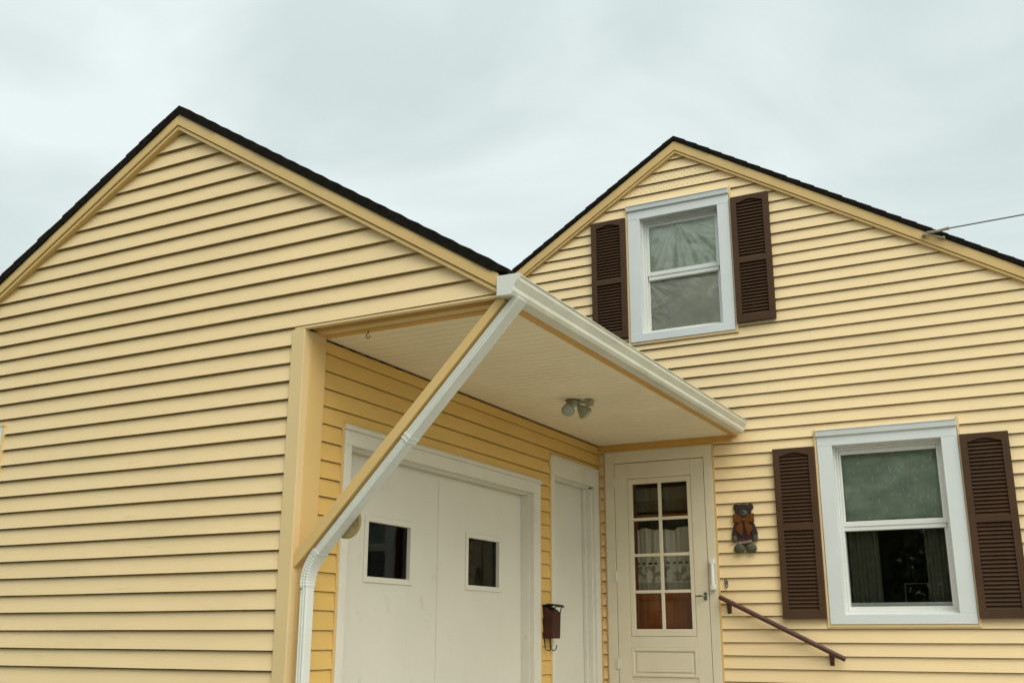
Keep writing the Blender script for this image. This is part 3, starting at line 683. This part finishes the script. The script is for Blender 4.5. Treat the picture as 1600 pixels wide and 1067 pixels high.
# mailbox
mbx = thing('mailbox', (XS, 8.46, 0), 'dark red wall mailbox with an open lid and newspaper hooks between the two white doors', 'mailbox')
mx0 = XS+.012
MB().prism([(mx0, -.02), (mx0+.088, -.02), (mx0+.096, .195), (mx0+.03, .245), (mx0, .245)], 8.405, 8.565, 'Y').build('body', M['mailbox'], mbx, .003)
lid = [(mx0-.002, .248), (mx0+.05, .262), (mx0+.115, .252), (mx0+.128, .240), (mx0+.130, .247), (mx0+.117, .262), (mx0+.05, .272), (mx0-.002, .258)]
MB().prism(lid, 8.398, 8.572, 'Y').build('lid', M['black_iron'], mbx, .002)
MB().tube([(mx0+.118, 8.42, .25), (mx0+.104, 8.42, .225), (mx0+.097, 8.42, .19)], .005, 6).build('lid_stay', M['black_iron'], mbx)
MB().tube([(mx0+.118, 8.55, .25), (mx0+.104, 8.55, .225), (mx0+.097, 8.55, .19)], .005, 6).build('lid_stay', M['black_iron'], mbx)
for y in (8.43, 8.54):
    MB().tube([(mx0+.004, y, -.02), (mx0+.004, y, -.075), (mx0+.014, y, -.108), (mx0+.034, y, -.122), (mx0+.055, y, -.112), (mx0+.068, y, -.075)], .0045, 8).build('hook', M['black_iron'], mbx)

# bear plaque
bear = thing('bear_plaque', (-2.668, YB-.02, .97), 'dark wooden bear wall plaque with a rust bow beside the storm door', 'wall plaque')
yb = YB-.022
def blob(cx, cz, rx, rz, n=28, sq=1.0): return [(cx+rx*math.copysign(abs(math.cos(2*math.pi*i/n))**sq, math.cos(2*math.pi*i/n)), cz+rz*math.copysign(abs(math.sin(2*math.pi*i/n))**sq, math.sin(2*math.pi*i/n))) for i in range(n)]
BC = -2.668
MB().prism(blob(BC, .955, .098, .15), yb-.014, yb, 'Y').build('torso', M['bear_vest'], bear, .004)
MB().prism(blob(BC-.004, 1.125, .078, .068, sq=.85), yb-.022, yb-.001, 'Y').prism(blob(BC-.067, 1.163, .031, .034), yb-.016, yb-.002, 'Y').prism(blob(BC+.064, 1.163, .031, .034), yb-.016, yb-.002, 'Y').build('head', M['bear_fur'], bear, .005)
for s in (-.066, .064): MB().prism(blob(BC+s, 1.160, .015, .017), yb-.018, yb-.0165, 'Y').build('inner_ear', M['bear_vest'], bear)
MB().ball((BC+.000, yb-.022, 1.107), (.040, .016, .031), 16, 10).build('muzzle', M['bear_paw'], bear, smooth=True)
MB().ball((BC, yb-.039, 1.118), (.011, .006, .008), 10, 8).build('nose', M['eye'], bear, smooth=True)
for s in (-1, 1): MB().ball((BC+s*.028, yb-.022, 1.146), (.007, .004, .008), 10, 8).build('eye', M['eye'], bear, smooth=True)
for s in (-1, 1):
    MB().prism([(BC+s*.062, 1.05), (BC+s*.100, 1.0), (BC+s*.122, .925), (BC+s*.118, .875), (BC+s*.085, .862), (BC+s*.066, .90), (BC+s*.06, .98)][::s], yb-.020, yb-.002, 'Y').build('arm', M['bear_fur'], bear, .005)
    MB().ball((BC+s*.098, yb-.016, .875), (.027, .012, .033), 14, 8).build('paw', M['bear_paw'], bear, smooth=True)
    MB().ball((BC+s*.055, yb-.020, .783), (.054, .026, .044), 18, 10).build('foot', M['bear_paw'], bear, smooth=True)
bw = MB()
for s in (-1, 1):
    bw.prism([(BC, 1.055), (BC+s*.045, 1.092), (BC+s*.098, 1.105), (BC+s*.100, 1.022), (BC+s*.045, 1.022), (BC, 1.04)][::s], yb-.032, yb-.020, 'Y')
    bw.prism([(BC+s*.004, 1.045), (BC+s*.050, 1.02), (BC+s*.086, .965), (BC+s*(.034 if s > 0 else .026), .895), (BC+s*.008, .98)][::s], yb-.030, yb-.0205, 'Y')
bw.ball((BC, yb-.033, 1.045), (.020, .010, .020), 12, 8); bw.build('bow', M['bear_bow'], bear, .003)
tcu = bpy.data.curves.new('lettering', 'FONT'); tcu.body = 'BLIGABS'; tcu.size = .034; tcu.align_x = 'CENTER'; tcu.extrude = .001
to = bpy.data.objects.new('lettering', tcu); COL.objects.link(to)
dg = bpy.context.evaluated_depsgraph_get(); tm = bpy.data.meshes.new_from_object(to.evaluated_get(dg)); bpy.data.objects.remove(to)
for v in tm.vertices:
    x, y, z = v.co; v.co = (x+.004, -.018-.0025-z, -.1385+y+x*.10)
lo = bpy.data.objects.new('lettering', tm); COL.objects.link(lo); tm.materials.clear(); tm.materials.append(M['letter']); lo.parent = bear

# floodlight under the porch ceiling
fl = thing('floodlight', (-3.44, 7.64, 1.853), 'small twin-head floodlight fixture fixed to the porch ceiling', 'light')
c = Vector((-3.455, 7.63, 1.853))
MB().tube([c+Vector((0, 0, -.0005)), c+Vector((0, 0, -.006))], .062, 24).build('gasket', M['fixture_dark'], fl)
MB().tube([c+Vector((0, 0, -.006)), c+Vector((0, 0, -.03)), c+Vector((0, 0, -.045))], [.058, .056, .046], 24).build('base', M['fixture'], fl, .003)
def lamphead(p, d, big):
    p = Vector(p); d = Vector(d).normalized()
    rs = [(0, .014), (.016, .028), (.04, .038), (.08, .049), (.105, .055)] if big else [(0, .014), (.016, .026), (.035, .038), (.065, .053), (.09, .062)]
    h = MB().tube([p+d*t for t, _ in rs], [r_ for _, r_ in rs], 20).build('lamp_head', M['fixture'], fl, smooth=False)
    e = p+d*rs[-1][0]
    MB().tube([e+d*.001, e+d*.010, e+d*.020, e+d*.025], [rs[-1][1]*.92, rs[-1][1]*.86, rs[-1][1]*.6, rs[-1][1]*.2], 20).build('bulb', M['lamp_glass'], h, smooth=True)
lamphead(c+Vector((-.02, -.03, -.04)), (.25, -.75, -.62), True)
lamphead(c+Vector((.045, .01, -.045)), (.55, .35, -.75), False)
MB().tube([c+Vector((.05, 0, -.022)), c+Vector((.115, .03, -.022))], .010, 10).build('arm', M['fixture'], fl)
MB().box(c.x+.105, c.x+.160, c.y+.0, c.y+.06, 1.802, 1.846).box(c.x+.100, c.x+.165, c.y-.004, c.y+.064, 1.846, 1.8525).build('motion_sensor', M['fixture'], fl, .004)

# grab handle on the casing, and small wire bracket by it
gh = thing('grab_handle', (-3.0, YB-.04, .55), 'white vertical grab handle on the door casing above the handrail', 'handle')
gy = yf
MB().tube([(-2.985, gy-.034, .445), (-2.985, gy-.034, .665)], .017, 14).build('grip', M['vinyl'], gh, .002)
for z in (.437, .673):
    MB().box(-3.008, -2.962, gy-.048, gy-.0005, z-.024, z+.024).build('mount', M['vinyl'], gh, .007)
tag(MB().tube([(-2.878, YB-.013, .50), (-2.878, YB-.03, .50), (-2.875, YB-.035, .445), (-2.862, YB-.05, .432), (-2.850, YB-.055, .445), (-2.850, YB-.055, .495)], .006, 8).box(-2.890, -2.866, YB-.016, YB-.012, .438, .51).build('wall_hook', M['steel'], None),
    'small grey metal hook on the siding just above the top of the handrail', 'hook')
# cup hook in the porch beam
tag(MB().tube([(-3.745, 5.17, 1.846), (-3.745, 5.17, 1.829)]+[(-3.745+.0+.015*math.sin(a), 5.17, 1.812+.015*math.cos(a)) for a in [k*.35 for k in range(0, -14, -1)]], .003, 8).build('cup_hook', M['black_iron'], None),
    'tiny dark cup hook screwed into the beam under the front edge of the porch', 'hook')
# round wooden disc behind the downspout
tag(MB().prism(blob(-3.780, .650, .100, .100, 40), 5.072, 5.092, 'Y').build('wooden_disc', M['plywood'], None, .003),
    'round weathered wooden disc half hidden behind the sloping downspout', 'disc')
# overhead service cable with its grip on the rake
cb = thing('service_cable', (-.80, 9.69, 3.57), 'thin overhead service cable gripped to the right rake of the house roof', 'cable')
MB().tube([(-.835, 9.67, 3.540), (-.80, 9.655, 3.545), (-.72, 9.61, 3.530), (-.615, 9.60, 3.537)], [.010, .014, .012, .016], 10).build('cable_grip', M['insul'], cb)
MB().tube([(-.835, 9.68, 3.535), (-.84, 9.65, 3.535), (-.76, 9.65, 3.510), (-.68, 9.68, 3.482)], .009, 8).build('clamp', M['insul'], cb)
for q, r_ in (((-.838, 9.675, 3.53), .020), ((-.675, 9.675, 3.480), .017)): MB().ball(q, r_, 10, 8).build('insulator', M['insul'], cb, smooth=True)
CEND = Vector((24.1, 21.6, 9.1))
c0 = Vector((-.619, 9.60, 3.535)); pth = []
for i in range(21):
    t = i/20; p = c0.lerp(CEND, t); p.z -= .45*4*t*(1-t)*.3; pth.append(p)
MB().tube(pth, .0065, 8).build('wire', M['cable'], cb)

# ================================================================== trees across the street (seen only as reflections in the glass)
def tree(name, x, y, h, rad, seed, label):
    rnd = random.Random(seed)
    t = thing(name, (x, y, GZ), label, 'tree', 'trees behind the photographer')
    tr = MB(); tr.tube([(x, y, GZ), (x+.1, y, GZ+h*.3), (x-.1, y+.1, GZ+h*.6), (x, y, GZ+h*.85)], [.32, .25, .15, .05], 10)
    for k in range(7):
        a = rnd.random()*6.28; z0 = GZ+h*rnd.uniform(.28, .6)
        tr.tube([(x, y, z0), (x+math.cos(a)*rad*.4, y+math.sin(a)*rad*.4, z0+h*.12), (x+math.cos(a)*rad*.8, y+math.sin(a)*rad*.8, z0+h*.2)], [.12, .07, .03], 6)
    tr.build('trunk', M['bark'], t)
    cw = MB()
    for k in range(60):
        d = Vector((rnd.gauss(0, 1), rnd.gauss(0, 1), rnd.gauss(0, 1))).normalized()*rnd.uniform(.35, 1)
        c = Vector((x+d.x*rad, y+d.y*rad, GZ+h*.64+d.z*h*.34)); s = rnd.uniform(.7, 1.3)*rad*.27
        for j in range(95):
            q = c+Vector((rnd.gauss(0, 1), rnd.gauss(0, 1), rnd.gauss(0, .8)))*s*.55
            u = Vector((rnd.gauss(0, 1), rnd.gauss(0, 1), rnd.gauss(0, 1))).normalized(); v = u.orthogonal().normalized(); l_ = rnd.uniform(.12, .24)
            cw.quad(q-u*l_, q+v*l_*.5, q+u*l_, q-v*l_*.5)
    cw.build('crown', M['leaf'], t)
tree('tree', -5.5, -17, 12, 4.6, 1, 'broad leafy tree behind the photographer mirrored in the ground-floor window')
tree('tree', -13, -17.5, 17, 5.0, 2, 'tall leafy tree behind the photographer mirrored in the upper window')
tree('tree', -19.5, -19, 12, 4.4, 3, 'rounded leafy tree behind the photographer farther left')
tree('tree', 2.0, -19, 11, 4.4, 4, 'dark leafy tree behind the photographer farther right')
hm = MB(); rnd = random.Random(12)  # unseen leaf wall, added to keep bright sky out of the low pane reflections
for j in range(26000):
    q = Vector((rnd.uniform(-24, 8), -14.5+rnd.gauss(0, .5), GZ+rnd.random()**.8*(5.4+.5*math.sin(j*.37))))
    u = Vector((rnd.gauss(0, 1), rnd.gauss(0, 1), rnd.gauss(0, 1))).normalized(); v = u.orthogonal().normalized(); l_ = rnd.uniform(.14, .30)
    hm.quad(q-u*l_, q+v*l_*.5, q+u*l_, q-v*l_*.5)
tag(hm.build('reflection_screen', M['leaf'], None), 'long leafy screen added unseen behind the camera to darken low window reflections', 'reflection_screen')
